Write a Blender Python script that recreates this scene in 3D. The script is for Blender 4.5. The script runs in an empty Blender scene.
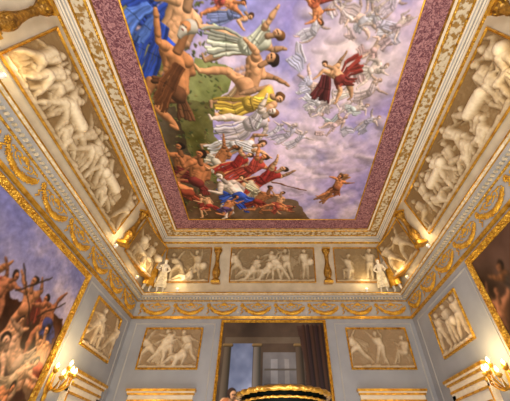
import bpy, bmesh, math, random
import numpy as np
from mathutils import Vector, Matrix
random.seed(7); rng=np.random.default_rng(7)
H=1.6
W=4.68; D=10.0; YB=-3.6
TH=math.atan2(280,300); CT,ST=math.cos(TH),math.sin(TH)
ZC=6.84; INS=.55; ZL=4.75
col=bpy.context.scene.collection
def V(x,y,z): return Vector((x,y,z+H))

# ------------------------------------------------------------ materials
def s2l(c): 
    return tuple(((x/255)/12.92 if x/255<=.04045 else ((x/255+.055)/1.055)**2.4) for x in c)
def mat(name,c,rough=.6,metal=0,c2=None,scale=4,bump=0,bscale=30,kind='NOISE',emit=0,p0=.3,p1=.68,spec=.5):
    m=bpy.data.materials.new(name); m.use_nodes=True; nt=m.node_tree; b=nt.nodes['Principled BSDF']
    b.inputs['Roughness'].default_value=rough; b.inputs['Metallic'].default_value=metal
    b.inputs['Specular IOR Level'].default_value=spec
    tc=nt.nodes.new('ShaderNodeTexCoord')
    if kind=='NOISE':
        t=nt.nodes.new('ShaderNodeTexNoise'); t.inputs['Detail'].default_value=6; out=t.outputs['Fac']
        if name=='mauve_scroll_band': t.inputs['Distortion'].default_value=2.2
    else:
        t=nt.nodes.new('ShaderNodeTexVoronoi'); out=t.outputs['Distance']
    t.inputs['Scale'].default_value=scale
    nt.links.new(tc.outputs['Object'],t.inputs['Vector'])
    r=nt.nodes.new('ShaderNodeValToRGB')
    c2=c2 or tuple(min(255,x*1.12) for x in c)
    r.color_ramp.elements[0].color=(*s2l(c),1); r.color_ramp.elements[1].color=(*s2l(c2),1)
    r.color_ramp.elements[0].position=p0; r.color_ramp.elements[1].position=p1
    nt.links.new(out,r.inputs[0]); nt.links.new(r.outputs[0],b.inputs['Base Color'])
    if bump:
        v=nt.nodes.new('ShaderNodeTexVoronoi'); v.inputs['Scale'].default_value=bscale
        nt.links.new(tc.outputs['Object'],v.inputs['Vector'])
        bp=nt.nodes.new('ShaderNodeBump'); bp.inputs['Strength'].default_value=bump; bp.inputs['Distance'].default_value=.03
        nt.links.new(v.outputs['Distance'],bp.inputs['Height']); nt.links.new(bp.outputs[0],b.inputs['Normal'])
    if emit:
        b.inputs['Emission Color'].default_value=(*s2l(c),1); b.inputs['Emission Strength'].default_value=emit
    return m
def attr_mat(name,rough=.75):
    m=bpy.data.materials.new(name); m.use_nodes=True; nt=m.node_tree; b=nt.nodes['Principled BSDF']
    a=nt.nodes.new('ShaderNodeVertexColor'); a.layer_name='Col'
    nt.links.new(a.outputs['Color'],b.inputs['Base Color']); b.inputs['Roughness'].default_value=rough
    b.inputs['Specular IOR Level'].default_value=.2
    return m
M_gold=mat('gilding',(160,102,14),.35,.5,(240,188,62),14,.8,24)
M_gold2=mat('gilding_plain',(174,116,24),.32,.55,(234,182,66),9)
M_leaf=mat('gilt_leafwork',(178,116,14),.38,.4,(242,190,60),9)
M_goldd=mat('aged_gilding',(104,70,20),.4,.5,(192,140,50),10,.6,18)
M_wall=mat('grey_plaster',(148,150,154),.8,0,(162,164,168),1.3)
M_lite=mat('pale_grey_plaster',(164,163,160),.7,0,(182,179,172),2)
M_cream=mat('cream_stucco',(182,164,128),.7,0,(234,219,186),12,.5,16)
M_orn=mat('gilt_arabesque_band',(212,199,170),.6,.1,(154,118,58),10,.4,12,p0=.47,p1=.56)
M_cove=mat('cove_plaster',(190,174,144),.8,0,(212,197,168),3)
M_white=mat('white_stucco',(220,206,180),.6,0,(236,224,200),5)
M_floor=mat('parquet',(110,70,38),.35,0,(150,100,58),3)
M_purp=mat('mauve_scroll_band',(98,50,62),.7,0,(178,128,128),11,.2,9,'NOISE',p0=.42,p1=.62)
M_green=mat('malachite',(.5,1.5,1),.6,0,(3,9,6),7,spec=.03)
M_marble=mat('pedestal_marble',(150,140,125),.3,0,(200,190,175),4)
M_door=mat('door_paint',(214,208,196),.5,0,(226,220,208),3)
M_paint=attr_mat('fresco_pigment'); M_canvas=attr_mat('oil_canvas',.45); M_relief=attr_mat('relief_stucco',.6)
M_bulb=mat('lamp_glass',(255,214,130),.3,0,(255,226,160),1,emit=7)
M_candle=mat('candle_wax',(236,214,160),.5)
M_black=mat('lamp_housing',(225,222,215),.4)
M_crys=mat('crystal',(236,222,190),.06,.0,(250,240,214),3)

# ------------------------------------------------------------ object helpers
trim_n=[0]
def setp(o,parent):
    if parent: o.parent=parent; o.matrix_parent_inverse=parent.matrix_basis.inverted()
def obj_from(name,verts,faces,mats,parent=None,smooth=False,fm=None):
    me=bpy.data.meshes.new(name); me.from_pydata([tuple(v) for v in verts],[],faces)
    for m in (mats if isinstance(mats,(list,tuple)) else [mats]): me.materials.append(m)
    if fm:
        for p,i in zip(me.polygons,fm): p.material_index=i
    bm=bmesh.new(); bm.from_mesh(me); bmesh.ops.recalc_face_normals(bm,faces=bm.faces); bm.to_mesh(me); bm.free()
    if smooth: me.polygons.foreach_set('use_smooth',[True]*len(me.polygons))
    o=bpy.data.objects.new(name,me); col.objects.link(o); setp(o,parent)
    return o
def empty(name,loc,label,cat,group=None):
    e=bpy.data.objects.new(name,None); e.empty_display_size=.1; e.location=loc
    e['label']=label; e['category']=cat
    if group: e['group']=group
    col.objects.link(e); e.matrix_basis=Matrix.Translation(loc)
    return e
def struct(o,label,cat='trim'):
    o['kind']='structure'; o['label']=label; o['category']=cat; return o
def trim_name():
    trim_n[0]+=1; return 'trim_%d'%trim_n[0]
def boxv(a,b):
    x0,y0,z0=a; x1,y1,z1=b
    v=[(x0,y0,z0),(x1,y0,z0),(x1,y1,z0),(x0,y1,z0),(x0,y0,z1),(x1,y0,z1),(x1,y1,z1),(x0,y1,z1)]
    f=[(0,3,2,1),(4,5,6,7),(0,1,5,4),(1,2,6,5),(2,3,7,6),(3,0,4,7)]
    return v,f
def boxes(name,lst,mats,parent=None):
    vs=[];fs=[];fm=[]
    for it in lst:
        a,b=it[0],it[1]; mi=it[2] if len(it)>2 else 0
        v,f=boxv(a,b); n=len(vs); vs+=v; fs+=[tuple(i+n for i in q) for q in f]; fm+=[mi]*6
    return obj_from(name,vs,fs,mats,parent,False,fm)
def ring(prof,m,label,fm=None):
    vs=[];fs=[];mi=[]
    for (i,z) in prof:
        vs+=[V(-(W-i),YB+i,z),V(W-i,YB+i,z),V(W-i,D-i,z),V(-(W-i),D-i,z)]
    n=len(prof)
    for k in range(n-1):
        for c in range(4):
            c2=(c+1)%4
            fs.append((k*4+c,k*4+c2,(k+1)*4+c2,(k+1)*4+c)); mi.append(fm[k] if fm else 0)
    o=obj_from(trim_name(),vs,fs,m,None,False,mi)
    return struct(o,label)
def rect_frame(name,o,ua,va,n,w,h,fw,fd,m,parent=None,bend=None):
    prof=[(-.005,0),(0,.45),(.18,.75),(.34,.5),(.5,.62),(.72,1),(.92,.9),(1,.6),(1,0)]
    vs=[];fs=[]
    S=10 if bend else 1
    per=[]
    cs=[(0,0,-1,-1),(1,0,1,-1),(1,1,1,1),(0,1,-1,1)]
    for i in range(4):
        a=cs[i]; b=cs[(i+1)%4]
        for q in range(S):
            f=q/S; per.append((a[0]+(b[0]-a[0])*f,a[1]+(b[1]-a[1])*f,a[2]+(b[2]-a[2])*f,a[3]+(b[3]-a[3])*f))
    np_=len(per)
    for k,(t,d) in enumerate(prof):
        t*=fw; d*=fd
        for (x,y,sx,sy) in per:
            X=x*w+sx*t; Y=y*h+sy*t
            bo=bend(min(max(X,0),w)/w) if (bend and k<len(prof)-1) else 0
            vs.append(o+ua*X+va*Y+n*(d+bo))
    for i in range(len(prof)-1):
        for c in range(np_):
            c2=(c+1)%np_; fs.append((i*np_+c,i*np_+c2,(i+1)*np_+c2,(i+1)*np_+c))
    return obj_from(name,vs,fs,m,parent)
def lathe(name,prof,m,loc=(0,0,0),seg=24,parent=None,flute=0,mtx=None):
    vs=[];fs=[]
    for r,z in prof:
        for i in range(seg):
            a=2*math.pi*i/seg; rr=r*(1+(flute if i%2 else 0)); p=Vector((rr*math.cos(a),rr*math.sin(a),z))
            if mtx: p=mtx@p
            vs.append(p+Vector(loc))
    n=len(prof)
    for k in range(n-1):
        for i in range(seg):
            j=(i+1)%seg; fs.append((k*seg+i,k*seg+j,(k+1)*seg+j,(k+1)*seg+i))
    if not name.startswith(('rim','bead','collar','gadroon')):
        fs.append(tuple(range(seg))); fs.append(tuple((n-1)*seg+i for i in range(seg)))
    return obj_from(name,vs,fs,m,parent,True)
def blobs(name,lst,m,parent=None,sub=1):
    """lst of (centre, (sx,sy,sz), rotation matrix or None) small ellipsoids in one mesh"""
    bm=bmesh.new()
    for c,s,r in lst:
        M=Matrix.Translation(c)@((r.to_4x4()) if r else Matrix.Identity(4))@Matrix.Diagonal((*s,1))
        bmesh.ops.create_icosphere(bm,subdivisions=sub,radius=1,matrix=M)
    me=bpy.data.meshes.new(name); bm.to_mesh(me); bm.free(); me.materials.append(m)
    me.polygons.foreach_set('use_smooth',[True]*len(me.polygons))
    o=bpy.data.objects.new(name,me); col.objects.link(o); setp(o,parent)
    return o
def tube(name,pts,rads,m,parent=None,seg=8):
    vs=[];fs=[]
    for k,(p,r) in enumerate(zip(pts,rads)):
        p=Vector(p); a=Vector(pts[max(0,k-1)]); b=Vector(pts[min(len(pts)-1,k+1)]); t=(b-a).normalized()
        u=t.orthogonal().normalized() if k==0 else (u-t*u.dot(t)).normalized()
        w=t.cross(u)
        for i in range(seg):
            an=2*math.pi*i/seg; vs.append(p+(u*math.cos(an)+w*math.sin(an))*r)
    for k in range(len(pts)-1):
        for i in range(seg):
            j=(i+1)%seg; fs.append((k*seg+i,k*seg+j,(k+1)*seg+j,(k+1)*seg+i))
    fs.append(tuple(range(seg))); fs.append(tuple((len(pts)-1)*seg+i for i in range(seg)))
    return obj_from(name,vs,fs,m,parent,True)

# ------------------------------------------------------------ painting / relief kit
def fbm(ny,nx,seed,base=4,octs=5):
    r=np.random.default_rng(seed); out=np.zeros((ny,nx)); amp=1;tot=0
    asp=nx/ny
    for o in range(octs):
        gy=base*2**o+2; gx=int(base*2**o*asp)+2
        g=r.random((gy+1,gx+1))
        y=np.linspace(0,gy-1.001,ny); x=np.linspace(0,gx-1.001,nx)
        yi=y.astype(int); xi=x.astype(int); fy=(y-yi)[:,None]; fx=(x-xi)[None,:]
        fy=fy*fy*(3-2*fy); fx=fx*fx*(3-2*fx)
        a=g[yi][:,xi];b=g[yi][:,xi+1];c=g[yi+1][:,xi];d=g[yi+1][:,xi+1]
        out+=amp*((a*(1-fx)+b*fx)*(1-fy)+(c*(1-fx)+d*fx)*fy); tot+=amp; amp*=.55
    return out/tot
class Cv:
    def __init__(s,w,h,res,bg=(128,128,128),relief=False):
        s.w,s.h,s.res=w,h,res; s.nx=int(w*res)+1; s.ny=int(h*res)+1
        s.xs=np.linspace(0,w,s.nx); s.ys=np.linspace(0,h,s.ny)
        s.rgb=np.ones((s.ny,s.nx,3))*np.array(bg,float); s.z=np.zeros((s.ny,s.nx)); s.relief=relief
        s.L=np.array((-.55,.55)); s.k=.55; s.base=0
    def box(s,x0,x1,y0,y1):
        i0=max(0,int(x0/s.w*(s.nx-1)));i1=min(s.nx,int(x1/s.w*(s.nx-1))+2)
        j0=max(0,int(y0/s.h*(s.ny-1)));j1=min(s.ny,int(y1/s.h*(s.ny-1))+2)
        return i0,i1,j0,j1
    def cap(s,a,b,ra,rb,c,al=1.0):
        a=np.array(a,float);b=np.array(b,float);m=max(ra,rb)+1/s.res
        i0,i1,j0,j1=s.box(min(a[0],b[0])-m,max(a[0],b[0])+m,min(a[1],b[1])-m,max(a[1],b[1])+m)
        if i1<=i0 or j1<=j0: return
        X,Y=np.meshgrid(s.xs[i0:i1],s.ys[j0:j1])
        d=b-a; L2=max(1e-9,d@d); t=np.clip(((X-a[0])*d[0]+(Y-a[1])*d[1])/L2,0,1)
        r=ra+(rb-ra)*t; ex=(X-a[0]-t*d[0])/r; ey=(Y-a[1]-t*d[1])/r; q=np.sqrt(ex*ex+ey*ey)
        mask=np.clip((1-q)*r*s.res+.5,0,1); nz=np.sqrt(np.clip(1-q*q,0,1))
        z=s.base+r*nz*s.k
        zz=s.z[j0:j1,i0:i1]
        if s.relief:
            np.copyto(zz,np.maximum(zz,z),where=mask>.35); return
        lam=np.clip((ex*s.L[0]+ey*s.L[1])*.95+nz*.55,0,1.1)
        sh=.48+.72*lam
        cc=np.array(c,float)[None,None,:]*sh[...,None]
        cc[...,2]*=.92+.1*lam
        if al<1: mask=mask*al*np.clip(1.3-q,0,1)
        s.rgb[j0:j1,i0:i1]=s.rgb[j0:j1,i0:i1]*(1-mask[...,None])+cc*mask[...,None]
    def poly(s,pts,c,n=None,amt=30,soft=0):
        pts=np.array(pts,float); i0,i1,j0,j1=s.box(pts[:,0].min(),pts[:,0].max(),pts[:,1].min(),pts[:,1].max())
        if i1<=i0 or j1<=j0: return
        X,Y=np.meshgrid(s.xs[i0:i1],s.ys[j0:j1])
        if n is not None and soft:
            nn=n[j0:j1,i0:i1]-.5; X=X+nn*soft; Y=Y+nn[::-1]*soft
        ins=np.zeros(X.shape,bool); k=len(pts)
        for i in range(k):
            x1,y1=pts[i];x2,y2=pts[(i+1)%k]
            if y1==y2: continue
            cnd=((y1>Y)!=(y2>Y))&(X<(x2-x1)*(Y-y1)/(y2-y1)+x1); ins^=cnd
        cc=np.ones(X.shape+(3,))*np.array(c,float)
        if n is not None: cc=cc+((n[j0:j1,i0:i1]-.5)*2*amt)[...,None]
        s.rgb[j0:j1,i0:i1]=np.where(ins[...,None],cc,s.rgb[j0:j1,i0:i1])
    def drape(s,p0,p1,w0,w1,c,n=6,bend=.15):
        p0=np.array(p0,float);p1=np.array(p1,float);d=p1-p0;L=np.linalg.norm(d)+1e-6;u=d/L;v=np.array((-u[1],u[0]))
        idx=list(range(n)); random.shuffle(idx)
        bb=random.uniform(-bend,bend)*L
        for i in idx:
            f=(i/(n-1)-.5)*2 if n>1 else 0
            a=p0+v*f*w0; m=(p0+p1)/2+v*(f*(w0+w1)/2*1.05+bb+random.uniform(-.25,.25)*w1); b=p1+v*f*w1+u*random.uniform(-.16,.10)*L+v*bb*.6
            r0=w0*1.5/n+.004; r1=w1*1.6/n+.006; k=random.uniform(.68,1.18); cc=[min(255,x*k) for x in c]
            s.cap(m,b,(r0+r1)/2,r1*.8,cc); s.cap(a,m,r0,(r0+r1)/2,cc)
    def warp(s,amp,base,seed):
        dx=(fbm(s.ny,s.nx,seed,base,3)-.5)*2*amp*s.res; dy=(fbm(s.ny,s.nx,seed+1,base,3)-.5)*2*amp*s.res
        J,I=np.meshgrid(np.arange(s.ny),np.arange(s.nx),indexing='ij')
        x=np.clip(I+dx,0,s.nx-1.01);y=np.clip(J+dy,0,s.ny-1.01);xi=x.astype(int);yi=y.astype(int);fx=(x-xi)[...,None];fy=(y-yi)[...,None]
        a=s.rgb
        s.rgb=(a[yi,xi]*(1-fx)+a[yi,xi+1]*fx)*(1-fy)+(a[yi+1,xi]*(1-fx)+a[yi+1,xi+1]*fx)*fy
    def blur(s,k=1):
        for _ in range(k):
            a=np.pad(s.rgb,((1,1),(1,1),(0,0)),'edge')
            s.rgb=(a[1:-1,1:-1]*2+a[:-2,1:-1]+a[2:,1:-1]+a[1:-1,:-2]+a[1:-1,2:])/6
POSES={
 'stand':dict(head=(.03,.93),ch=(.0,.76),pe=(0,.52),eL=(-.17,.66),hL=(-.14,.5),eR=(.16,.66),hR=(.28,.74),kL=(-.05,.27),fL=(-.09,.01),kR=(.1,.29),fR=(.1,.03)),
 'stride':dict(head=(.12,.92),ch=(.08,.76),pe=(0,.52),eL=(-.12,.74),hL=(-.26,.66),eR=(.24,.78),hR=(.38,.86),kL=(-.14,.3),fL=(-.3,.06),kR=(.16,.32),fR=(.16,.02)),
 'reach':dict(head=(.05,.92),ch=(.02,.75),pe=(-.02,.52),eL=(-.14,.86),hL=(-.1,1.03),eR=(.18,.86),hR=(.32,.98),kL=(-.08,.27),fL=(-.18,.02),kR=(.12,.3),fR=(.2,.04)),
 'lunge':dict(head=(.2,.82),ch=(.13,.68),pe=(-.02,.48),eL=(-.02,.84),hL=(-.14,.98),eR=(.3,.7),hR=(.44,.66),kL=(-.2,.26),fL=(-.36,.02),kR=(.2,.34),fR=(.24,.02)),
 'seated':dict(head=(.04,.93),ch=(.0,.72),pe=(-.04,.42),eL=(-.17,.56),hL=(-.06,.42),eR=(.18,.62),hR=(.3,.72),kL=(.2,.42),fL=(.18,.08),kR=(.26,.34),fR=(.34,.0)),
 'kneel':dict(head=(.1,.9),ch=(.06,.68),pe=(-.04,.38),eL=(-.1,.62),hL=(.0,.48),eR=(.24,.7),hR=(.36,.84),kL=(.18,.34),fL=(.16,.02),kR=(-.02,.08),fR=(-.26,.04)),
 'fly':dict(head=(.08,.93),ch=(.04,.77),pe=(-.02,.54),eL=(-.18,.82),hL=(-.32,.92),eR=(.2,.84),hR=(.36,.8),kL=(-.1,.32),fL=(-.04,.06),kR=(.08,.3),fR=(.22,.1)),
 'fallen':dict(head=(-.1,.9),ch=(-.02,.74),pe=(.06,.5),eL=(-.22,.72),hL=(-.3,.9),eR=(.18,.7),hR=(.3,.58),kL=(-.06,.3),fL=(.04,.04),kR=(.26,.34),fR=(.24,.02)),
}
def figure(cv,foot,head,pose='stand',flip=1,skin=(205,150,110),cloth=(150,60,50),robe=0,hair=(70,45,28),fat=1.0,beard=False):
    foot=np.array(foot,float);head=np.array(head,float);P=POSES[pose]
    L=np.linalg.norm(head-foot);up=(head-foot)/L;rt=np.array((up[1],-up[0]))*flip;s=L/.93
    jit={k:(random.uniform(-.03,.03),random.uniform(-.03,.03)) for k in P}
    T=lambda p:foot+rt*p[0]*s+up*p[1]*s
    r=lambda x:x*s*fat
    j={k:T((v[0]+jit[k][0],v[1]+jit[k][1])) for k,v in P.items()}
    ch,pe,hd=j['ch'],j['pe'],j['head']
    sL=ch-rt*.1*s+up*.03*s; sR=ch+rt*.1*s+up*.03*s; pL=pe-rt*.045*s; pR=pe+rt*.045*s
    dk=[x*.8 for x in skin]; hi=[min(255,x*1.08) for x in skin]
    def leg(p,k,f,c):
        cv.cap(p,k,r(.068),r(.043),c); cv.cap(k,k+(f-k)*.45,r(.04),r(.045),c); cv.cap(k+(f-k)*.4,f,r(.044),r(.022),c)
        cv.cap(f,f+rt*.07*s-up*.015*s,r(.022),r(.016),c)
    def arm(a,e,h,c):
        cv.cap(a,a+(e-a)*.4,r(.045),r(.04),c); cv.cap(a+(e-a)*.3,e,r(.041),r(.028),c); cv.cap(e,e+(h-e)*.4,r(.03),r(.032),c); cv.cap(e+(h-e)*.35,h,r(.031),r(.017),c)
        d=(h-e)/(np.linalg.norm(h-e)+1e-6); cv.cap(h,h+d*.035*s,r(.02),r(.015),c)
    if robe==2: cv.drape(sL,pe-rt*.28*s-up*.1*s,.05*s,.14*s,cloth,8)
    arm(sL,j['eL'],j['hL'],dk)
    leg(pL,j['kL'],j['fL'],dk)
    leg(pR,j['kR'],j['fR'],skin)
    if robe==1:
        cv.drape(pe+up*.02*s,(j['fL']+j['fR'])/2+up*.06*s,.085*s,.15*s,cloth,11)
    elif robe==0:
        cv.drape(pe+up*.02*s-rt*.03*s,(j['kL']+j['kR'])/2+up*.06*s,.08*s,.12*s,cloth,8)
        cv.drape(pe-rt*.06*s,pe-rt*.2*s-up*.2*s,.04*s,.07*s,cloth,5)
    cv.cap((sL+ch)/2-up*.03*s,pL+up*.06*s,r(.075),r(.055),skin); cv.cap((sR+ch)/2-up*.03*s,pR+up*.06*s,r(.072),r(.055),skin)
    cv.cap(sL,sR,r(.05),r(.05),skin); cv.cap(ch,pe+up*.08*s,r(.07),r(.06),skin)
    if not cv.relief and robe!=1 and s*cv.res>30:
        for q in (-.045,.045):
            cv.cap(ch+rt*q*s-up*.015*s,ch+rt*q*1.2*s-up*.03*s,r(.042),r(.036),hi,.75)
            for t in (.1,.15,.2): cv.cap(ch+rt*q*.55*s-up*t*s,ch+rt*q*.6*s-up*(t+.01)*s,r(.024),r(.02),skin,.7)
        cv.cap((pR+j['kR'])/2,j['kR'],r(.03),r(.02),hi,.6)
    cv.cap(pe-rt*.03*s,pe+rt*.03*s,r(.075),r(.075),skin if robe in(2,3) else cloth)
    if robe==1:
        cv.cap((sL+ch)/2-up*.02*s,pe,r(.08),r(.07),cloth); cv.cap((sR+ch)/2-up*.02*s,pe,r(.075),r(.07),cloth)
        cv.drape(sR,pL+up*.02*s,.05*s,.06*s,[min(255,x*1.06) for x in cloth],6,.05)
        cv.cap(pe-rt*.08*s+up*.04*s,pe+rt*.08*s+up*.04*s,r(.018),r(.018),[x*.75 for x in cloth])
    cv.cap(ch+up*.05*s,hd-up*.04*s,r(.032),r(.03),dk)
    cv.cap(hd-rt*.012*s+up*.018*s,hd-up*.0*s,r(.058),r(.05),hair)
    cv.cap(hd+rt*.016*s,hd+rt*.016*s-up*.03*s,r(.042),r(.033),skin)
    if beard: cv.cap(hd+rt*.02*s-up*.04*s,hd+rt*.03*s-up*.09*s,r(.034),r(.018),hair)
    if not cv.relief:
        for q in (.006,.034): cv.cap(hd+rt*q*s,hd+rt*(q+.008)*s,r(.007),r(.006),[x*.5 for x in hair])
        cv.cap(hd+rt*.02*s-up*.035*s,hd+rt*.032*s-up*.035*s,r(.006),r(.005),(130,60,50))
    if robe==1: cv.drape(sR,(sR+j['eR'])/2,.04*s,.05*s,cloth,4)
    arm(sR,j['eR'],j['hR'],skin)
def horse(cv,x,y,s,f,c=(1,1,1)):
    P=lambda a,b:(x+f*a*s,y+b*s)
    for a,b in (((-.3,.5),(-.38,.28)),((-.38,.28),(-.32,.02)),((.25,.5),(.42,.34)),((.42,.34),(.36,.16)),((-.22,.5),(-.2,.26)),((-.2,.26),(-.24,.02)),((.22,.5),(.24,.26)),((.24,.26),(.3,.04))):
        cv.cap(P(*a),P(*b),.06*s,.04*s,c)
    cv.cap(P(-.25,.56),P(.22,.58),.15*s,.14*s,c); cv.cap(P(.24,.62),P(.42,.88),.11*s,.07*s,c); cv.cap(P(.42,.9),P(.56,.76),.065*s,.04*s,c)
    cv.drape(P(-.38,.6),P(-.56,.3),.03*s,.06*s,c,4); cv.cap(P(.38,.95),P(.38,1.0),.02*s,.01*s,c)
def sheet(name,o,ua,va,n,cv,m,parent=None,relief=0,bend=None):
    ny,nx=cv.ny,cv.nx
    X,Y=np.meshgrid(cv.xs,cv.ys)
    off=cv.z*relief
    if bend: off=off+np.array([bend(x/cv.w) for x in cv.xs])[None,:]
    P=np.array(o)[None,None,:]+X[...,None]*np.array(ua)+Y[...,None]*np.array(va)+off[...,None]*np.array(n)
    P=P.reshape(-1,3)
    idx=np.arange(ny*nx).reshape(ny,nx)
    F=np.stack([idx[:-1,:-1],idx[:-1,1:],idx[1:,1:],idx[1:,:-1]],-1).reshape(-1,4)
    me=bpy.data.meshes.new(name)
    nf=len(F); me.vertices.add(len(P)); me.vertices.foreach_set('co',P.ravel())
    me.loops.add(nf*4); me.loops.foreach_set('vertex_index',F.ravel().astype(np.int32))
    me.polygons.add(nf); me.polygons.foreach_set('loop_start',np.arange(0,nf*4,4,dtype=np.int32))
    try: me.polygons.foreach_set('loop_total',np.full(nf,4,dtype=np.int32))
    except Exception: pass
    me.update(calc_edges=True); me.validate()
    ca=me.color_attributes.new('Col','FLOAT_COLOR','POINT')
    c=np.clip(cv.rgb,0,255)/255.; lin=np.where(c<=.04045,c/12.92,((c+.055)/1.055)**2.4).reshape(-1,3)
    ca.data.foreach_set('color',np.concatenate([lin,np.ones((len(lin),1))],1).ravel())
    me.materials.append(m)
    if relief: me.polygons.foreach_set('use_smooth',[True]*nf)
    ob=bpy.data.objects.new(name,me); col.objects.link(ob); setp(ob,parent)
    return ob
def ray(u,v):
    x=(u-272)/300;y=(200.5-v)/300
    return (x,CT-y*ST,ST+y*CT)

# ------------------------------------------------------------ relief panels
def relief_cv(w,h,seed,res=70,dens=1.0,lo=(150,128,98),hi=(236,226,208),layers=2):
    random.seed(seed)
    cv=Cv(w,h,res,relief=True); cv.k=.95
    for q in range(int(w/h*4)+2):
        x=q*h/4; cv.cap((x,0.01*h),(x+.2*h,random.uniform(.0,.04)*h),.05*h,.06*h,None)
    n=max(2,int(w/(h*.46)*dens))
    if w/h>2.6:
        for xx in (.3,.72): cv.base=0; horse(cv,xx*w+random.uniform(-.1,.1),.06*h,.85*h,random.choice((-1,1)))
    for layer in range(layers):
        cv.base=0 if layer==0 else .028
        for i in range(n if layer==0 else max(1,n-1)):
            if layer==1 and random.random()<.3: continue
            x=(i+.5+(layer*.5))/n*w+random.uniform(-.07,.07)*h
            x=min(max(x,.2*h),w-.2*h)
            s=random.uniform(.86,.97)*h*(1 if layer==0 else .92); tilt=random.uniform(-.25,.25)*s
            p=random.choice(['stand','stride','reach','lunge','seated','kneel','stride','lunge'])
            if layer==1 and random.random()<.4:
                y=random.uniform(.1,.22)*h; f=random.choice((-1,1))
                figure(cv,(x-f*.38*h,y),(x+f*.34*h,y+random.uniform(.05,.3)*h),'fallen',f,(1,1,1),(1,1,1),0,(1,1,1),1.25)
                continue
            s=min(s,.93*h)
            figure(cv,(x,.05*h),(x+tilt,.05*h+s*.93*(.84 if p in('seated','kneel') else 1)),p,random.choice((-1,1)),(1,1,1),(1,1,1),random.choice((0,1,2,0,2)),(1,1,1),1.3)
            if random.random()<.2:
                cx=x+random.uniform(-.25,.25)*h; cy=random.uniform(.45,.65)*h
                cv.cap((cx,cy),(cx+.01,cy),.12*h,.12*h,None)
            if random.random()<.3:
                a=x-.3*h; cv.cap((a,random.uniform(.5,.9)*h),(a+.6*h,random.uniform(.5,.95)*h),.014*h,.014*h,None)
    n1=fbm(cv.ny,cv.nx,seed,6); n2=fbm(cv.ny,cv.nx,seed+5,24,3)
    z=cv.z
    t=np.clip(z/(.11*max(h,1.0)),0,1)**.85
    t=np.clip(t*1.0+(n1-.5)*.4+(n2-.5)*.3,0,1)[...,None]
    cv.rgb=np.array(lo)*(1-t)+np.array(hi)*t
    cv.z+= (n1-.5)*.008+(n2-.5)*.014
    cv.z[0,:]=0;cv.z[-1,:]=0;cv.z[:,0]=0;cv.z[:,-1]=0
    return cv
def relief_panel(c,ua,va,n,w,h,seed,label,group,fw=.07,m=None,bend=None,**k):
    c=Vector(c);ua=Vector(ua).normalized();va=Vector(va).normalized();n=Vector(n).normalized()
    e=empty('relief_panel',c,label,'relief',group)
    o=c-ua*w/2-va*h/2
    cv=relief_cv(w,h,seed,**k)
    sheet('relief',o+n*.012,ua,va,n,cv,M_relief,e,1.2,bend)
    rect_frame('frame',o+n*.001,ua,va,n,w,h,fw,.05,m or M_gold,e,bend)
    return e

# ------------------------------------------------------------ ROOM SHELL
T=.3
def wallbox(name,a,b,m,label,cat):
    v,f=boxv(a,b); return struct(obj_from(name,v,f,m),label,cat)
ZT=ZC+H
wallbox('floor',(-W-T,YB-T,-.2),(W+T,D+T,0),M_floor,'polished parquet wood floor of the palace room','floor')
wallbox('wall_end',(-W-T,D,0),(W+T,D+T,ZT+.2),M_wall,'blue-grey plaster end wall with gilt panels','wall')
wallbox('wall_left',(-W-T,YB,0),(-W,D,ZT+.2),M_wall,'blue-grey plaster side wall below garland frieze','wall')
wallbox('wall_right',(W,YB,0),(W+T,D,ZT+.2),M_wall,'blue-grey plaster side wall below garland frieze','wall')
wallbox('wall_back',(-W-T,YB-T,0),(W+T,YB,ZT+.2),M_wall,'blue-grey plaster wall closing the room','wall')
wallbox('ceiling',(-W,YB,ZT+.03),(W,D,ZT+.2),M_cream,'stucco ceiling carrying the great fresco','ceiling')
ring([(0,ZL),(.13,ZL+.5),(.30,ZL+1.1),(.43,ZL+1.6),(INS,ZC)],M_cove,'sloping cream cove between cornice and ceiling')
def cove(s): return (INS*s, ZL+(ZC-ZL)*s)
ring([(0,3.93),(.05,3.93),(.06,3.95),(.045,3.97),(.06,4.0),(.03,4.02),(0,4.02)],M_gold2,'gilt moulding under the garland frieze')
ring([(0,4.02),(.012,4.02),(.012,4.53),(0,4.53)],M_lite,'pale grey frieze band behind the gilt garlands')
ring([(0,4.53),(.04,4.53),(.055,4.545),(.05,4.56),(.03,4.565)],M_gold,'carved gilt moulding above the garland frieze')
ring([(.0,4.56),(.10,4.57),(.10,4.61),(.20,4.62),(.20,4.675)],M_lite,'grey cornice bed moulding')
ring([(.18,4.675),(.235,4.68),(.245,4.69),(.26,4.70),(.27,4.715),(.28,4.72),(.28,4.75),(0,4.75)],[M_gold2,M_cream],'projecting cornice with gilt edge',[0,1,1,1,0,0,1])
dl=[]
y=D-.2
x=-W+.2
while x<W-.2:
    dl.append(((x,D-.17,4.57+H),(x+.05,D-.10,4.612+H))); x+=.11
while y>1.0:
    for sx in(-1,1):
        a=sx*(W-.17);b=sx*(W-.10); dl.append(((min(a,b),y-.05,4.57+H),(max(a,b),y,4.612+H)))
    y-=.11
struct(boxes(trim_name(),dl,M_cream),'row of small cream dentils under the cornice')
i0,z0=cove(.89); i1,z1=cove(.93)
ring([(i0,z0),(i0+.04,z0),(i0+.055,z0+.04),(i1,z1)],M_gold,'gilt moulding along top of the cove')
ring([(.50,6.68),(.555,6.68),(.57,6.70),(.57,6.73),(.60,6.74),(.60,6.80),(.64,6.80),(.66,6.82),(.70,6.84),(.55,6.84)],[M_white,M_lite],'white and grey stucco moulding around the ceiling edge',[0,0,1,0,1,0,1,0,0])
e=.55
ring([(e+.15,6.84),(e+.155,6.81),(e+.185,6.80),(e+.20,6.84)],M_gold,'carved gilt outer ceiling frame moulding')
ring([(e+.20,6.84),(e+.20,6.825),(e+.46,6.825),(e+.46,6.84)],M_orn,'cream band with gilt arabesques in the ceiling frame')
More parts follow.
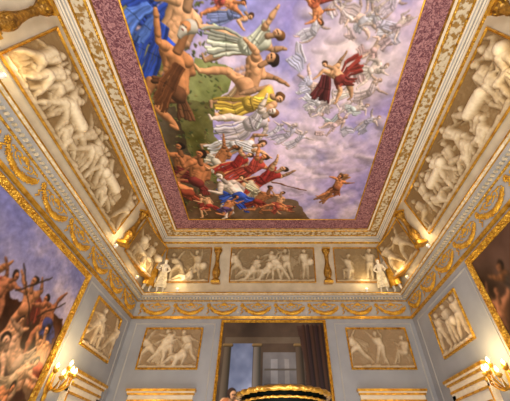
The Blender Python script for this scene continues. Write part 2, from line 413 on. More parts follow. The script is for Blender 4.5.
ring([(e+.455,6.84),(e+.46,6.80),(e+.48,6.785),(e+.50,6.80),(e+.515,6.84)],M_gold,'carved gilt ceiling frame moulding')
ring([(e+.51,6.84),(e+.51,6.82),(e+.585,6.82),(e+.585,6.84)],M_white,'narrow white fillet of the ceiling frame')
ring([(e+.58,6.84),(e+.58,6.80),(e+.60,6.80),(e+.62,6.84)],M_goldd,'thin dark gilt line beside mauve band')
ring([(e+.60,6.84),(e+.60,6.83),(e+1.15,6.83),(e+1.15,6.84)],M_purp,'mauve scroll-patterned band around the fresco')
ring([(e+1.145,6.84),(e+1.145,6.80),(e+1.16,6.79),(e+1.18,6.80),(e+1.19,6.84)],M_gold2,'thin gilt moulding around the fresco')
FI=e+1.17
ring([(0,-H),(.04,-H),(.04,-H+.22),(0,-H+.24)],M_lite,'pale skirting board around the room')

# ------------------------------------------------------------ FRESCO
FX=W-FI; FY0=YB+FI; FY1=D-FI
cv=Cv(2*FX,FY1-FY0,84); cv.L=np.array((.5,-.55))
def C(u,v):
    d=ray(u,v); t=6.82/d[2]; return np.array((d[0]*t+FX,d[1]*t-FY0))
n1=fbm(cv.ny,cv.nx,1,3,6); n2=fbm(cv.ny,cv.nx,2,5,6); n3=fbm(cv.ny,cv.nx,3,10,5)
t=np.clip((n1-.38)*4,0,1)[...,None]
sky=np.array((142,130,184))*(1-t)+np.array((190,168,200))*t
t=np.clip((n2-.5)*5,0,1)[...,None]; sky=sky*(1-t*.75)+np.array((228,206,210))*t*.75
t=np.clip((n3-.56)*6,0,1)[...,None]; sky=sky*(1-t*.5)+np.array((120,120,178))*t*.5
cv.rgb=sky
XX,YY=np.meshgrid(cv.xs,cv.ys)
def glow(u,v,R,c,a):
    p=C(u,v); d=np.sqrt((XX-p[0])**2+(YY-p[1])**2)/R+(n2-.5)*1.2
    w=(np.clip(1-d,0,1)**.7*a)[...,None]; cv.rgb=cv.rgb*(1-w)+np.array(c,float)*w
glow(350,60,1.5,(242,220,204),.9); glow(300,150,.9,(236,212,214),.75); glow(345,160,.8,(222,194,206),.6); glow(240,10,.9,(150,150,206),.6)
glow(330,205,.7,(182,158,192),.6); glow(395,110,.6,(152,134,186),.6)
random.seed(11)
for i in range(190):
    u=random.uniform(285,400); v=random.uniform(-20,214)
    if v>120 or random.random()<.4:
        p=C(u,v); R=random.uniform(.08,.26); k=random.uniform(.92,1.12)
        cv.cap(p,p+np.array((random.uniform(-.4,.4),random.uniform(-.1,.1))),R,R*.7,[min(255,x*k) for x in random.choice([(232,210,214),(202,180,206),(216,194,206),(182,164,202)])],.4)
skyc=cv.rgb.copy()
SK=(232,176,130);DK=(188,120,74);PL=(244,220,204);OR=(228,146,94)
WH=(238,230,230);PK=(228,188,188);RD=(184,54,46);BL=(52,82,190);YE=(230,188,78)
def F(h,f,pose='stand',fl=1,skin=(214,158,116),cloth=(160,60,50),robe=0,hair=(74,48,30),fat=1.05,beard=False):
    figure(cv,C(*f),C(*h),pose,fl,skin,cloth,robe,hair,fat,beard)
D1=[((322,20),(300,44),'fly',WH),((340,4),(352,30),'fly',PK),((352,12),(376,34),'fly',WH),((372,14),(398,36),'fly',(216,206,236)),((384,40),(362,66),'fly',PK),((386,62),(352,84),'stride',WH),
 ((382,84),(350,102),'fly',(234,214,206)),((366,104),(338,116),'fly',WH),((346,120),(322,132),'stride',PK),((324,114),(306,92),'fly',WH),((318,92),(300,70),'reach',(220,206,230)),((338,98),(314,112),'fly',(240,222,208)),
 ((400,-4),(380,22),'fly',WH),((408,14),(390,42),'reach',PK),((330,-12),(346,10),'stride',WH),((376,116),(352,132),'fly',(216,200,222)),((366,-14),(372,14),'fly',(238,214,204))]
for i,(h,f,p,c) in enumerate(D1):
    a=C(*f);b=C(*h); c=[x*random.uniform(.92,1.03) for x in c]
    cv.drape(a,a+(a-b)*.35+np.array((random.uniform(-.2,.2),random.uniform(-.2,.2))),.06,.12,c,7,.6)
    cv.drape((a+b)/2,(a+b)/2+np.array((random.uniform(-.35,.35),random.uniform(-.35,.35))),.04,.08,c,6,.6)
    F(h,f,p,(-1)**i,PL if i%2 else (238,200,174),c,1 if i%3==0 else 0,(170,130,100),1.15)
for h,f in [((296,128),(272,146)),((306,134),(286,150)),((284,126),(264,138))]: F(h,f,'fly',1,PL,(222,214,232),1,(190,170,150))
cv.rgb=cv.rgb*.8+skyc*.2
cv.poly([C(*p) for p in [(60,-40),(150,-20),(160,60),(196,70),(216,100),(214,130),(226,152),(216,180),(225,200),(215,222),(150,222)]],(98,94,50),n3,80,.5)
cv.poly([C(*p) for p in [(196,56),(236,66),(228,92),(212,104),(188,100)]],(124,128,74),n3,60,.3)
cv.poly([C(*p) for p in [(140,110),(176,106),(188,150),(205,190),(180,222),(150,222)]],(66,54,36),n3,60,.4)
cv.poly([C(*p) for p in [(205,178),(300,202),(312,222),(170,222)]],(98,74,52),n3,50,.3)
for i in range(560):
    u=random.uniform(140,222);v=random.uniform(-10,215);p=C(u,v)
    if p[0]<0: continue
    cv.cap(p,p+np.array((random.uniform(-.06,.06),random.uniform(-.06,.06))),.035,.02,random.choice([(106,116,54),(74,82,40),(140,128,74),(92,74,46),(62,74,40)]),.9)
cv.drape(C(326,76),C(318,100),.1,.22,(100,44,44),9,.3); cv.drape(C(340,80),C(362,66),.08,.18,(170,68,58),9,.3)
F((330,62),(350,100),'fly',1,SK,(150,64,56),0)
cv.drape(C(310,-4),C(330,-14),.1,.2,(176,76,56),5); F((322,20),(304,-16),'fly',-1,OR,(190,100,66),0)
cv.drape(C(332,188),C(318,200),.06,.18,(150,100,66),7,.2); cv.drape(C(334,186),C(346,174),.05,.14,(186,130,84),7,.2)
F((344,178),(324,200),'fly',1,OR,(160,94,62),0)
cv.drape(C(170,-16),C(130,8),.3,.3,BL,12,.1)
F((200,-10),(136,72),'seated',1,SK,BL,0,(90,60,40),1.15)
cv.drape(C(160,22),C(140,78),.2,.32,BL,18,.12); cv.drape(C(152,8),C(132,34),.14,.28,(92,128,220),12)
F((200,36),(154,116),'kneel',1,(206,138,88),(112,72,46),0,(196,186,170),1.1,True)
cv.drape(C(180,66),C(160,106),.12,.2,(120,72,42),16)
F((250,12),(205,18),'stand',-1,SK,(130,140,190),1)
F((240,-4),(200,4),'stride',-1,OR,(170,80,70),0)
cv.drape(C(240,40),C(212,34),.1,.16,(186,196,160),8)
F((278,40),(202,46),'reach',1,SK,(216,216,194),1,(120,80,44),1.1)
cv.drape(C(240,88),C(222,104),.08,.16,(216,180,134),8)
F((282,74),(206,92),'lunge',1,(224,164,116),(200,132,100),3,(50,34,22),1.15)
F((280,98),(210,110),'stand',-1,SK,YE,1,(100,66,36),1.15)
F((276,120),(212,130),'stride',1,PL,(232,216,222),1,(150,100,60),1.2)
F((262,142),(206,154),'reach',-1,SK,WH,1,(90,60,40),1.1)
F((240,150),(196,166),'kneel',1,DK,(210,198,178),0)
F((186,146),(176,188),'kneel',1,DK,(100,62,40),0,(30,22,16),1.2)
F((204,156),(182,198),'seated',1,(196,124,78),(128,52,46),0,(40,26,18),1.2)
F((178,172),(190,212),'lunge',1,OR,(156,70,48),0,(40,26,18),1.1)
F((252,160),(212,174),'stride',1,SK,RD,1,(70,44,30),1.15)
F((268,160),(226,184),'reach',1,OR,(194,76,62),1)
F((284,170),(236,190),'reach',1,SK,(190,60,54),1,(60,40,26),1.1)
cv.cap(C(272,182),C(306,190),.02,.02,(120,70,40))
F((244,176),(262,206),'seated',1,SK,(222,204,172),1)
cv.drape(C(222,186),C(250,208),.2,.3,BL,12,.1)
F((222,176),(246,214),'seated',1,PL,(64,94,196),0,(120,80,44),1.2)
F((268,186),(254,212),'kneel',-1,DK,(156,60,48),0); F((286,192),(272,212),'kneel',1,(222,164,118),(196,74,58),0)
F((202,194),(214,216),'seated',1,SK,(190,70,60),0); F((232,196),(224,216),'kneel',-1,OR,(110,84,130),0)
cv.drape(C(270,204),C(294,210),.1,.14,(206,92,72),8); F((292,205),(262,212),'fallen',1,OR,(196,92,72),0)
for i in range(10): 
    x=.5+i*.5; figure(cv,(x,.15),(x+.1,1.2),random.choice(list(POSES)),(-1)**i,SK,random.choice([RD,BL,YE,WH]),i%2)
cv.warp(.07,24,77); cv.blur(1)
nn=fbm(cv.ny,cv.nx,9,60,3); cv.rgb*= (0.84+.32*nn)[...,None]
sheet('ceiling_fresco',V(-FX,FY0,6.815),Vector((1,0,0)),Vector((0,1,0)),Vector((0,0,-1)),cv,M_paint)
fo=bpy.data.objects['ceiling_fresco']; fo['label']='painted ceiling fresco of robed figures and dancers in lavender sky'; fo['category']='fresco'

# ------------------------------------------------------------ LEFT WALL PAINTING
def framed(o,ua,va,n,w,h,cv,label,fw=.14,fd=.1):
    e=empty('framed_painting',o+ua*w/2,label,'painting')
    sheet('canvas',o+n*.03,ua,va,n,cv,M_canvas,e)
    rect_frame('frame',o+n*.001,ua,va,n,w,h,fw,fd,M_gold,e)
    return e
PY0,PY1,PZ0,PZ1=.6,6.78,-.6,3.70
cv=Cv(PY1-PY0,PZ1-PZ0,66)
def C(u,v):
    d=ray(u,v); t=-4.65/d[0]; return np.array((d[1]*t-PY0,d[2]*t-PZ0))
n1=fbm(cv.ny,cv.nx,21,3,6);n2=fbm(cv.ny,cv.nx,22,8,5)
Y=np.linspace(0,1,cv.ny)[:,None]*np.ones((1,cv.nx))
g=np.clip(Y*1.5-.45+(n1-.5)*.5,0,1)[...,None]
cv.rgb=np.array((216,186,166))*(1-g)+np.array((124,124,176))*g
t=np.clip((n1-.5)*6,0,1)[...,None]; cv.rgb=cv.rgb*(1-t*.65)+np.array((224,198,196))*t*.65
t=np.clip((n2-.58)*6,0,1)[...,None]; cv.rgb=cv.rgb*(1-t*.4)+np.array((104,104,160))*t*.4
cv.poly([C(*p) for p in [(-200,310),(-10,286),(20,300),(60,318),(62,345),(45,420),(-200,800)]],(70,42,28),n2,60,.4)
cv.poly([C(*p) for p in [(20,380),(62,345),(76,316),(80,322),(30,420)]],(120,92,66),n2,40,.2)
def F(h,f,pose='stand',fl=1,skin=SK,cloth=RD,robe=0,hair=(40,26,18),fat=1.2):
    figure(cv,C(*f),C(*h),pose,fl,[min(255,x*1.06) for x in skin],[min(255,x*1.1) for x in cloth],robe,hair,fat)
for h,f,p,fl,s,c,r in [((-14,262),(-34,350),'reach',1,DK,(70,50,60),2),((10,266),(-20,330),'lunge',1,(176,108,72),(120,50,38),2),
  ((36,284),(6,352),'reach',-1,(206,134,90),(150,64,48),2),((58,296),(32,362),'lunge',-1,(180,110,74),(60,60,104),0),
  ((22,316),(-16,364),'kneel',1,(222,158,112),(160,120,90),0),
  ((-4,350),(44,366),'fallen',-1,(230,172,132),(190,150,120),0),((52,330),(26,392),'kneel',-1,(218,152,106),(190,80,56),0),
  ((38,356),(-8,404),'kneel',1,(230,172,130),(206,170,130),0),((12,384),(-40,440),'seated',1,OR,(176,84,58),0)]:
    F(h,f,p,fl,s,c,r)
for a,b in [((16,290),(52,278)),((30,330),(24,264)),((38,316),(66,302))]: cv.cap(C(*a),C(*b),.018,.012,(60,40,26))
cv.warp(.05,16,87); cv.blur(1)
nn=fbm(cv.ny,cv.nx,19,50,3); cv.rgb*= (0.82+.32*nn)[...,None]
framed(V(-W,PY0,PZ0),Vector((0,1,0)),Vector((0,0,1)),Vector((1,0,0)),PY1-PY0,PZ1-PZ0,cv,'large gilt-framed oil painting of struggling figures under cloudy sky')

# RIGHT WALL PAINTING
QY0,QY1=.6,6.1
cv=Cv(QY1-QY0,PZ1-PZ0,46)
n1=fbm(cv.ny,cv.nx,31,3,6)
cv.rgb=np.array((74,52,40))+(n1[...,None]-.5)*np.array((130,100,90))
def C(u,v):
    d=ray(u,v); t=4.65/d[0]; return np.array((QY1-d[1]*t,d[2]*t-PZ0))
for i,(h,f,p,s,c) in enumerate([((494,290),(520,372),'reach',(166,110,78),(104,68,50)),((506,262),(540,340),'stride',(160,104,66),(90,72,62)),((530,260),(560,330),'stand',SK,(60,70,120))]):
    figure(cv,C(*f),C(*h),p,(-1)**i,s,c,i%2,(40,26,18),1.2)
cv.warp(.05,14,97); cv.blur(3)
framed(V(W,QY1,PZ0),Vector((0,-1,0)),Vector((0,0,1)),Vector((-1,0,0)),QY1-QY0,PZ1-PZ0,cv,'large gilt-framed dark oil painting on grey side wall')

# END WALL PAINTING (interior with columns)
ex0,ex1,ez0,ez1=-1.58,1.68,-.4,3.80
cv=Cv(ex1-ex0,ez1-ez0,58)
n1=fbm(cv.ny,cv.nx,41,4,6); n2=fbm(cv.ny,cv.nx,42,3,5)
cv.rgb=np.array((72,58,46))+(n1[...,None]-.5)*np.array((70,60,50))
w=cv.w;h=cv.h
cv.poly([(.22,1.5),(1.0,1.5),(1.0,3.55),(.22,3.55)],(126,140,176),n2,110)
cv.poly([(.22,1.5),(1.0,1.5),(1.0,2.2),(.22,2.3)],(92,86,76),n1,60)
cv.poly([(1.3,1.2),(2.35,1.2),(2.35,3.3),(1.3,3.3)],(104,102,104),n1,50)
cv.poly([(1.55,1.2),(1.75,1.2),(1.75,3.1),(1.55,3.1)],(134,134,138),n1,50); cv.poly([(1.95,1.2),(2.1,1.2),(2.1,3.1),(1.95,3.1)],(128,126,126),n1,50)
for a in (1.6,2.0,2.4,2.8): cv.poly([(1.35,a),(2.3,a),(2.3,a+.04),(1.35,a+.04)],(80,74,66),n1,30)
cv.poly([(.1,3.55),(w-.1,3.55),(w-.1,3.75),(.1,3.75)],(96,82,66),n1,30)
for x,c in ((.2,(104,92,78)),(1.12,(122,116,110)),(2.42,(92,78,64))):
    cv.cap((x,1.0),(x,3.45),.13,.11,c); cv.cap((x-.12,3.5),(x+.12,3.5),.05,.05,(140,114,72)); cv.cap((x-.12,1.0),(x+.12,1.0),.05,.05,(130,110,80))
cv.poly([(2.5,.5),(w,.5),(w,4.1),(2.4,4.1),(2.6,3.0)],(60,38,28),n1,40,.15)
for i in range(5): cv.cap((2.6+i*.14,4.1),(2.72+i*.12,1.2),.05,.07,(70-(i%2)*22,44-(i%2)*14,30))
figure(cv,(.3,.4),(.42,2.2),'stand',1,SK,(196,120,70),1,(60,40,30),1.2); figure(cv,(2.9,.4),(2.75,1.9),'seated',-1,SK,(150,50,40),1,(60,40,30),1.2); figure(cv,(1.6,.3),(1.6,1.7),'reach',1,SK,(90,90,130),1)
framed(V(ex0,D,ez0),Vector((1,0,0)),Vector((0,0,1)),Vector((0,-1,0)),cv.w,cv.h,cv,'tall gilt-framed oil painting of a columned interior',.09,.08)

# ------------------------------------------------------------ RELIEFS
X_=(1,0,0);Z_=(0,0,1)
G1=dict(lo=(154,130,98),hi=(234,216,184)); G2=dict(lo=(138,116,82),hi=(230,212,178)); G3=dict(lo=(140,112,72),hi=(238,220,184))
relief_panel(V(-3.16,D,3.03),X_,Z_,(0,-1,0),1.75,1.12,101,'gilt-framed rectangular stucco relief of ancient warriors','wall reliefs',.055,**G1)
relief_panel(V(3.36,D,3.03),X_,Z_,(0,-1,0),1.85,1.12,108,'gilt-framed rectangular stucco relief of striding figures','wall reliefs',.055,layers=1,**G1)
relief_panel(V(-W,8.5,3.03),(0,1,0),Z_,(1,0,0),1.55,1.12,103,'gilt-framed rectangular stucco relief of robed figures','wall reliefs',.06,layers=1,**G1)
relief_panel(V(W,8.0,3.0),(0,-1,0),Z_,(-1,0,0),1.55,1.12,104,'gilt-framed rectangular stucco relief beside dark painting','wall reliefs',.06,layers=1,**G1)
sl=math.hypot(INS,ZC-ZL); dv=Vector((0,-INS,ZC-ZL)).normalized()
s0,s1=.21,.81; hp=(s1-s0)*sl; ii,zz=cove((s0+s1)/2)
nb=Vector((0,-dv.z,-abs(dv.y)))
for cx,w,sd,lb in ((0.02,3.05,201,'long stucco cove relief of a procession, cream on tan'),(-3.1,1.62,202,'stucco cove relief of warriors beside gilt baluster'),(3.14,1.62,203,'stucco cove relief of fighting figures beside gilt baluster')):
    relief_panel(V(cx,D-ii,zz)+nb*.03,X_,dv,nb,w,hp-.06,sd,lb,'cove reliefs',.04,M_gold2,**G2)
dl_=Vector((INS,0,ZC-ZL)).normalized(); nl=Vector((dl_.z,0,-dl_.x))
dr_=Vector((-INS,0,ZC-ZL)).normalized(); nr=Vector((-dr_.z,0,dr_.x))
for y0,y1,sd in ((2.0,6.9,301),(7.82,9.34,302),(-1.6,1.15,303)):
    big=y1-y0>4; bl=br=None
    if sd==302:
        bl=lambda s: .28*max(0,s)**2.2
        br=lambda s: .28*max(0,1-s)**2.2
    la='long stucco cove relief of a crowded battle, cream on tan' if big else 'curved stucco corner relief beside gilt baluster'
    lb='long stucco cove relief of nude athletes, cream on tan' if big else 'curved stucco corner relief beside gilt baluster'
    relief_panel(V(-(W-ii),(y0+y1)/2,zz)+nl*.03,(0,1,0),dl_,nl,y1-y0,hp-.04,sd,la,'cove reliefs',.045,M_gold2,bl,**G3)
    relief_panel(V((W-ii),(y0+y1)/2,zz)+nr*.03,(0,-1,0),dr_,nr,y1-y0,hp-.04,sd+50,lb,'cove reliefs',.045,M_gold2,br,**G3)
bal=[(.11,0),(.14,.01),(.14,.08),(.10,.10),(.08,.16),(.115,.24),(.13,.34),(.12,.44),(.085,.56),(.065,.70),(.06,.86),(.075,.93),(.065,.98),(.09,1.04),(.125,1.12),(.13,1.2),(.10,1.22)]
def baluster(p,n,axis):
    a=Vector(axis); o=p+n*.17
    e=empty('baluster',o,'gilded stucco baluster with leafy capital on the cove','baluster','cove balusters')
    q=a.to_track_quat('Z','Y').to_matrix().to_4x4()
    lathe('shaft',bal,M_goldd,o,20,e,.14,q)
    lst=[]
    for k in range(8):
        an=k*math.pi/4; pp=q@Vector((.105*math.cos(an),.105*math.sin(an),1.14)); lst.append((o+pp,(.038,.038,.07),None))
        pp=q@Vector((.11*math.cos(an),.11*math.sin(an),.36)); lst.append((o+pp,(.032,.032,.08),None))
    blobs('leaves',lst,M_gold,e)
    v=[q@Vector(pp)+o for pp in boxv((-.14,-.14,1.2),(.14,.14,1.25))[0]]; obj_from('abacus',v,boxv((0,0,0),(1,1,1))[1],M_gold2,e)
    v=[q@Vector(pp)+o for pp in boxv((-.15,-.14,-.04),(.15,.14,.04))[0]]; obj_from('plinth',v,boxv((0,0,0),(1,1,1))[1],M_gold2,e)
bi,bz=cove(.2)
for x in (-2.0,2.0): baluster(V(x,D-bi,bz),nb,dv)
for y in (7.37,1.58):
    baluster(V(-(W-bi),y,bz),nl,dl_); baluster(V(W-bi,y,bz),nr,dr_)

# ------------------------------------------------------------ GILT SWAGS
def swag_parts(parent):
    R=random.Random(5); lst=[]
    for k in range(27):
        t=k/26; x=-.46+.92*t; z=.36-.84*(.2116-(x)**2)-.12
        r=.026+.030*math.sin(math.pi*t)
        lst.append((Vector((x,-.03,z+R.uniform(-.01,.01))),(r*1.2,r*.8,r),Matrix.Rotation(R.uniform(0,3),3,'Y')))
        for s in (-1,1):
            lst.append((Vector((x+R.uniform(-.02,.02),-.035,z+s*R.uniform(.035,.055))),(.038,.014,.017),Matrix.Rotation(s*.9+R.uniform(-.4,.4),3,'Y')))
    a=blobs('festoon',lst,M_leaf,parent)
    lst=[]
    for s in (-.53,):
        for k in range(8):
            an=k*math.pi/4; lst.append((Vector((s+.05*math.cos(an),-.03,.32+.05*math.sin(an))),(.036,.02,.02),Matrix.Rotation(-an,3,'Y')))
        lst.append((Vector((s,-.05,.32)),(.025,.025,.025),None))
        for k in range(8): lst.append((Vector((s+.03*math.sin(k*1.6),-.025,.25-k*.028)),(.02,.014,.028),Matrix.Rotation(k*.8,3,'Y')))
    b=blobs('rosette',lst,M_leaf,parent)
    lst=[]
    for k in range(7):
        an=math.radians(-66+k*22); lst.append((Vector((.08*math.sin(an),-.025,.29+.08*math.cos(an))),(.019,.014,.065),Matrix.Rotation(an,3,'Y')))
    for sx in(-1,1):
        for k in range(16):
            an=-1.4+k*.42; rr=.088-k*.0042
            lst.append((Vector((sx*(.17+rr*math.cos(an)*1.3),-.022,.31+rr*math.sin(an))),(.027,.013,.016),Matrix.Rotation(-sx*(an+1.57),3,'Y')))
        for k in range(5): lst.append((Vector((sx*(.04+k*.022),-.022,.23+.008*k)),(.024,.012,.015),None))
        for k in range(8): lst.append((Vector((sx*(.275+k*.016),-.022,.34+.012*math.sin(k*1.5))),(.024,.012,.018),Matrix.Rotation(sx*(.5+k*.5),3,'Y')))
    c=blobs('palmette',lst,M_leaf,parent)
    return [a,b,c]
e0=empty('gilt_swag',(0,0,0),'carved gilt garland swag with rosette and palmette on frieze','garland','frieze garlands')
parts=swag_parts(e0)
pl=[]
for k in range(8): pl.append((-3.93+k*1.145,D-.014,0))
for k in range(8): pl.append((-W+.014,9.36-k*1.145,math.pi/2))
for k in range(8): pl.append((W-.014,9.26-k*1.145,-math.pi/2))
first=True
for x,y,rz in pl:
    if first: e1=e0; first=False
    else:
        e1=e0.copy(); col.objects.link(e1)
        for p in parts:
            q=p.copy(); q.parent=e1; col.objects.link(q)
    e1.location=V(x,y,4.04); e1.rotation_euler=(0,0,rz); e1.scale=(.98,1,1.08)

# ------------------------------------------------------------ WALL TRIM PANELS
def flat_frame(c,ua,va,n,w,h,t,d,m,label):
    c=Vector(c);ua=Vector(ua);va=Vector(va);n=Vector(n); o=c-ua*w/2-va*h/2
    ob=rect_frame(trim_name(),o,ua,va,n,w,h,t,d,m); struct(ob,label)
for cx,w in ((-3.16,2.55),(3.3,2.45)):
    flat_frame(V(cx,D,1.3),X_,Z_,(0,-1,0),w,4.9,.04,.015,M_lite,'pale stucco border strip on grey end wall')
flat_frame(V(-W,8.45,1.3),(0,1,0),Z_,(1,0,0),2.6,4.9,.04,.015,M_lite,'pale stucco border strip on grey side wall')
flat_frame(V(W,8.05,1.3),(0,1,0),Z_,(-1,0,0),3.2,4.9,.04,.015,M_lite,'pale stucco border strip on grey side wall')

# ------------------------------------------------------------ DOORS
def door(n,c,ua,nn,w=1.5):
    ua=Vector(ua);nn=Vector(nn);c=Vector(c)
    def bx(name,lst,mats,label,cat):
        vs=[];fs=[];fm=[]
        for (a0,a1,d0,d1,z0,z1,mi) in lst:
            v,f=boxv((a0,d0,z0),(a1,d1,z1)); k=len(vs)
            vs+=[c+ua*p[0]+nn*p[1]+Vector((0,0,p[2])) for p in v]; fs+=[tuple(i+k for i in q) for q in f]; fm+=[mi]*6
        o=obj_from(name,vs,fs,mats,None,False,fm); struct(o,label,cat)
    h=3.06
    L=[(-w/2,w/2,0,.05,0,h,0)]
    for sx in(-1,1):
        for z0,z1 in((.3,1.0),(1.15,2.0),(2.15,2.85)):
            L.append((min(sx*.08,sx*(w/2-.1)),max(sx*.08,sx*(w/2-.1)),.05,.065,z0,z1,1))
            L.append((min(sx*.12,sx*(w/2-.14)),max(sx*.12,sx*(w/2-.14)),.065,.075,z0+.04,z1-.04,0))
    bx('door_%d'%n,L,[M_door,M_gold2],'white double door with gilt-edged panels','door')
    q=w/2
    L=[(-q-.16,-q,0,.08,0,h+.1,0),(q,q+.16,0,.08,0,h+.1,0),(-q-.16,q+.16,0,.08,h,h+.14,0),(-q-.03,-q,.08,.1,0,h,1),(q,q+.03,.08,.1,0,h,1),(-q,q,.05,.1,h-.02,h+.02,1),
       (-q-.17,q+.17,0,.10,h+.14,h+.19,1),(-q-.16,q+.16,0,.08,h+.19,h+.30,0),(-q-.19,q+.19,0,.12,h+.30,h+.345,1),(-q-.21,q+.21,0,.15,h+.345,h+.38,0),(-q-.23,q+.23,0,.18,h+.38,h+.44,1),(-q-.22,q+.22,0,.14,h+.44,h+.46,2)]
    bx(trim_name(),L,[M_white,M_gold2,M_lite],'white door surround and entablature with gilt mouldings','trim')
door(1,(-3.14,D,0),(1,0,0),(0,-1,0),1.5); door(2,(3.4,D,0),(1,0,0),(0,-1,0),1.5)
door(3,(-W,8.6,0),(0,1,0),(1,0,0),1.4); door(4,(W,8.1,0),(0,1,0),(-1,0,0),1.5)

# ------------------------------------------------------------ STATUES ON CORNICE CORNERS
def statue(loc,yaw,lean,flip,label,sc=.82,up=True):
    e=empty('statue',(0,0,0),label,'statue','corner statues')
    f=flip
    armL=[((-.2*f,.04,1.20),.04),((-.16*f,.07,1.38),.028),((-.14*f,.08,1.44),.03)] if up else [((-.2*f,.04,.95),.04),((-.12*f,.16,.84),.028),((-.08*f,.18,.82),.03)]
    J=[((0,0,.74),.10),((0,.0,.88),.085),((0,.02,1.02),.105),((0,.01,1.13),.075),((0,.02,1.20),.042),((0,.04,1.27),.062),((0,.045,1.34),.07),((0,.03,1.40),.045),
       ((.11*f,.0,1.12),.05),((.2*f,.05,.95),.038),((.16*f,.17,.88),.028),((.12*f,.2,.88),.03),
       ((-.11*f,0,1.12),.05)]+armL+[
       ((.08*f,.0,.68),.085),((.10*f,.10,.42),.055),((.09*f,.03,.22),.05),((.09*f,.0,.06),.032),((.1*f,.09,.03),.03),
       ((-.08*f,0,.68),.085),((-.10*f,.02,.38),.055),((-.1*f,-.0,.22),.05),((-.11*f,-.03,.06),.032),((-.13*f,.06,.03),.03)]
    E=[(0,1),(1,2),(2,3),(3,4),(4,5),(5,6),(6,7),(3,8),(8,9),(9,10),(10,11),(3,12),(12,13),(13,14),(14,15),(0,16),(16,17),(17,18),(18,19),(19,20),(0,21),(21,22),(22,23),(23,24),(24,25)]
    me=bpy.data.meshes.new('body'); me.from_pydata([j[0] for j in J],E,[]); me.materials.append(M_white)
    o=bpy.data.objects.new('body',me); col.objects.link(o); o.parent=e
    m=o.modifiers.new('Skin','SKIN'); 
    for i,j in enumerate(J): me.skin_vertices[0].data[i].radius=(j[1],j[1])
    me.skin_vertices[0].data[0].use_root=True
    m.use_smooth_shade=True
    s=o.modifiers.new('Sub','SUBSURF'); s.levels=2; s.render_levels=2
    vs=[];fs=[];seg=32;pr=[(.12,.84),(.135,.76),(.15,.66),(.165,.5),(.18,.34),(.19,.2)]
    for k,(r,z) in enumerate(pr):
        for i in range(seg):
            a=2*math.pi*i/seg; rr=r*(1+.10*math.sin(7*a+z*3)*(k/5)); vs.append((rr*math.cos(a)*1.05,rr*math.sin(a)*.8+.02,z))
    for k in range(len(pr)-1):
        for i in range(seg): j=(i+1)%seg; fs.append((k*seg+i,k*seg+j,(k+1)*seg+j,(k+1)*seg+i))
    d=obj_from('drapery',vs,fs,M_gold2 if up else M_cream,None,True); d.parent=e
    hr=blobs('hair',[(Vector((0,.02,1.38)),(.078,.08,.065),None),(Vector((0,-.05,1.36)),(.05,.05,.05),None)],M_gold2,None,2); hr.parent=e
    e.location=loc; e.scale=(sc*1.15,sc,sc); e.rotation_euler=(Matrix.Rotation(yaw,3,'Z')@Matrix.Rotation(lean,3,'X')).to_euler()
for sx in(-1,1):
    statue(V(sx*4.36,9.66,4.76),math.radians(128)*sx,math.radians(-14),sx,'cream stucco figure with raised arm and gilt drapery on cornice',.98,True)
    statue(V(sx*3.92,9.77,4.76),math.pi-.3*sx,math.radians(-17),-sx,'cream stucco draped figure with lowered arms on cornice corner',.84,False)

# ------------------------------------------------------------ SCONCES
def sconce(x,y,z,side,label):
    n=Vector((-side,0,0)); c=V(x,y,z); e=empty('wall_sconce',c,label,'sconce','wall sconces')
    t=Vector((0,1,0)); k=Vector((0,0,1))
    blobs('back_plate',[(c+n*.02,(.03,.11,.26),None),(c+n*.03+k*.26,(.035,.08,.09),None),(c+n*.03-k*.26,(.035,.06,.1),None)],M_leaf,e,2)
    for r,(dy,out,dz) in enumerate(((-.3,.2,.14),(-.2,.32,.04),(-.07,.4,.12),(.07,.4,.12),(.2,.32,.04),(.3,.2,.14),(0,.28,.26))):
        pts=[]
        for q in range(9):
            s=q/8; pts.append(c+n*(.03+out*s)+t*dy*s+k*(-.14*math.sin(s*math.pi)+dz*s*s-.02))
        tube('arm',pts,[.018]*9,M_leaf,e)
        p=pts[-1]
        lathe('candle_cup',[(.015,-.02),(.055,.02),(.062,.05),(.03,.055)],M_leaf,p,12,e)
        lathe('candle',[(.016,.04),(.016,.08)],M_candle,p,10,e)
        lathe('bulb',[(.008,.08),(.034,.11),(.034,.14),(.005,.19)],M_bulb,p,10,e)
        blobs('crystal_drop',[(p+Vector((0,0,-.035-j*.03)),(.013,.013,.02),None) for j in range(5)],M_crys,e)
    L=bpy.data.lights.new('sconce_light','POINT'); L.energy=50; L.color=(1,.72,.34); L.shadow_soft_size=.2
    lo=bpy.data.objects.new('sconce_light',L); lo.location=c+n*.5+k*.45; col.objects.link(lo)
sconce(-W,7.2,1.5,-1,'gilt candle sconce with lit bulbs beside cloudy-sky painting')
sconce(W,6.65,1.42,1,'gilt candle sconce with lit bulbs beside dark painting')

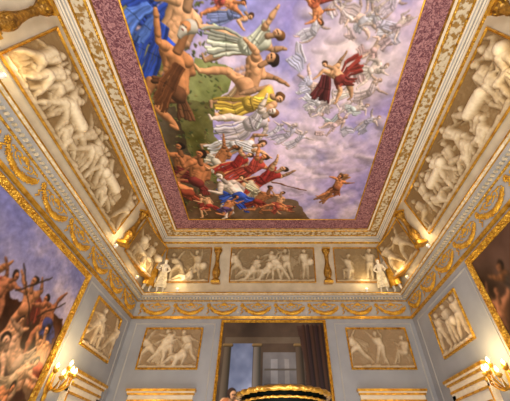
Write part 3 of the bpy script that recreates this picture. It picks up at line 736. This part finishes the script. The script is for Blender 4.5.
# ------------------------------------------------------------ CORNICE SPOTLIGHTS
def uplight(x,y,dirv,pw,label):
    c=V(x,y,4.75); e=empty('spotlight',c,label,'lamp','cornice spotlights')
    q=Vector(dirv).to_track_quat('Z','Y').to_matrix().to_4x4()
    lathe('housing',[(.03,.0),(.045,.03),(.05,.10),(.06,.13),(.055,.13)],M_black,c+Vector((0,0,.03)),14,e,0,q)
    lathe('bulb',[(.045,.128),(.03,.15),(.005,.16)],M_bulb,c+Vector((0,0,.03)),14,e,0,q)
    boxes('bracket',[((c.x-.03,c.y-.03,c.z),(c.x+.03,c.y+.03,c.z+.06))],M_black,e)
    L=bpy.data.lights.new('uplight','POINT'); L.energy=pw; L.color=(1,.8,.48); L.shadow_soft_size=.15
    lo=bpy.data.objects.new('uplight',L); lo.location=c+Vector(dirv).normalized()*.45+Vector((0,0,.05)); col.objects.link(lo)
for sx in(-1,1):
    for y,pw in((2.2,10),(7.1,10),(8.9,15)): uplight(sx*(W-.19),y,(-sx*.6,0,1),pw,'small white spotlight resting on the cornice ledge')
    uplight(sx*3.3,D-.19,(0,-.5,1),9,'small white spotlight resting on the cornice ledge')

# ------------------------------------------------------------ VASE
c=Vector((.13,4.0,-.04))
e=empty('malachite_vase',Vector((.13,4.0,1.16)),'dark green malachite vase with gilt bronze rim and mounts','vase')
lathe('foot',[(.26,1.2),(.26,1.25),(.2,1.28),(.12,1.36),(.09,1.46),(.12,1.5),(.09,1.54)],M_gold,c,32,e)
lathe('bowl',[(.08,1.53),(.2,1.60),(.31,1.74),(.38,1.92),(.42,2.08),(.425,2.18),(.45,2.25),(.475,2.31),(.455,2.33),(.38,2.2),(.02,2.1)],M_green,c,40,e)
lathe('rim',[(.472,2.305),(.498,2.31),(.512,2.325),(.502,2.345),(.485,2.355),(.462,2.335)],M_goldd,c,56,e,.07)
lathe('bead_band',[(.456,2.245),(.468,2.248),(.472,2.258),(.463,2.266)],M_goldd,c,72,e,.06)
lathe('collar',[(.424,2.14),(.436,2.143),(.438,2.153),(.424,2.16)],M_goldd,c,60,e,.06)
lathe('gadroon_band',[(.20,1.595),(.25,1.62),(.335,1.77),(.325,1.79)],M_gold2,c,40,e,.06)
for s in(-1,1):
    tube('handle',[c+Vector((s*r,0,z)) for r,z in((.37,1.8),(.47,1.78),(.53,1.9),(.52,2.05),(.46,2.14),(.42,2.12))],[.03,.03,.026,.024,.026,.03],M_gold2,e)
boxes('pedestal',[((-.27,3.6,0),(.53,4.4,.15)),((-.17,3.7,.15),(.43,4.3,1.04)),((-.23,3.64,1.04),(.49,4.36,1.16))],M_marble)
p=bpy.data.objects['pedestal']; p['label']='square marble pedestal carrying the malachite vase'; p['category']='pedestal'

# ------------------------------------------------------------ LIGHTS / CAMERA
def area(loc,rot,sx,sy,pw,c=(1,1,1)):
    L=bpy.data.lights.new('fill_light','AREA'); L.shape='RECTANGLE'; L.size=sx; L.size_y=sy; L.energy=pw; L.color=c  # added fill panels, not fixtures of the room
    o=bpy.data.objects.new('fill_light',L); o.location=loc; o.rotation_euler=rot; col.objects.link(o)
area((0,1.8,1.0),(math.pi,0,0),3.2,2.4,390,(1,.95,.87))  # added fill aimed upward from below the view, no lamp stands here
area((0,7.5,1.0),(math.pi,0,0),6,2.0,95,(1,.96,.9))  # second added upward fill, towards the end wall
area((0,-3.3,3.6),(math.radians(100),0,0),6,3,400,(1,.975,.96))  # added fill in place of daylight from back windows that are not built
w=bpy.data.worlds.new('w'); bpy.context.scene.world=w; w.use_nodes=True
w.node_tree.nodes['Background'].inputs[0].default_value=(.8,.85,1,1); w.node_tree.nodes['Background'].inputs[1].default_value=.4
cam=bpy.data.cameras.new('camera'); co=bpy.data.objects.new('camera',cam); col.objects.link(co)
co.location=(0,0,H); co.rotation_euler=(math.pi/2+TH,0,0); cam.sensor_width=36; cam.lens=36*300/510; cam.shift_x=-17/510; cam.clip_start=.05
bpy.context.scene.camera=co
vs=bpy.context.scene.view_settings; vs.view_transform='Standard'; vs.look='None'; vs.exposure=0
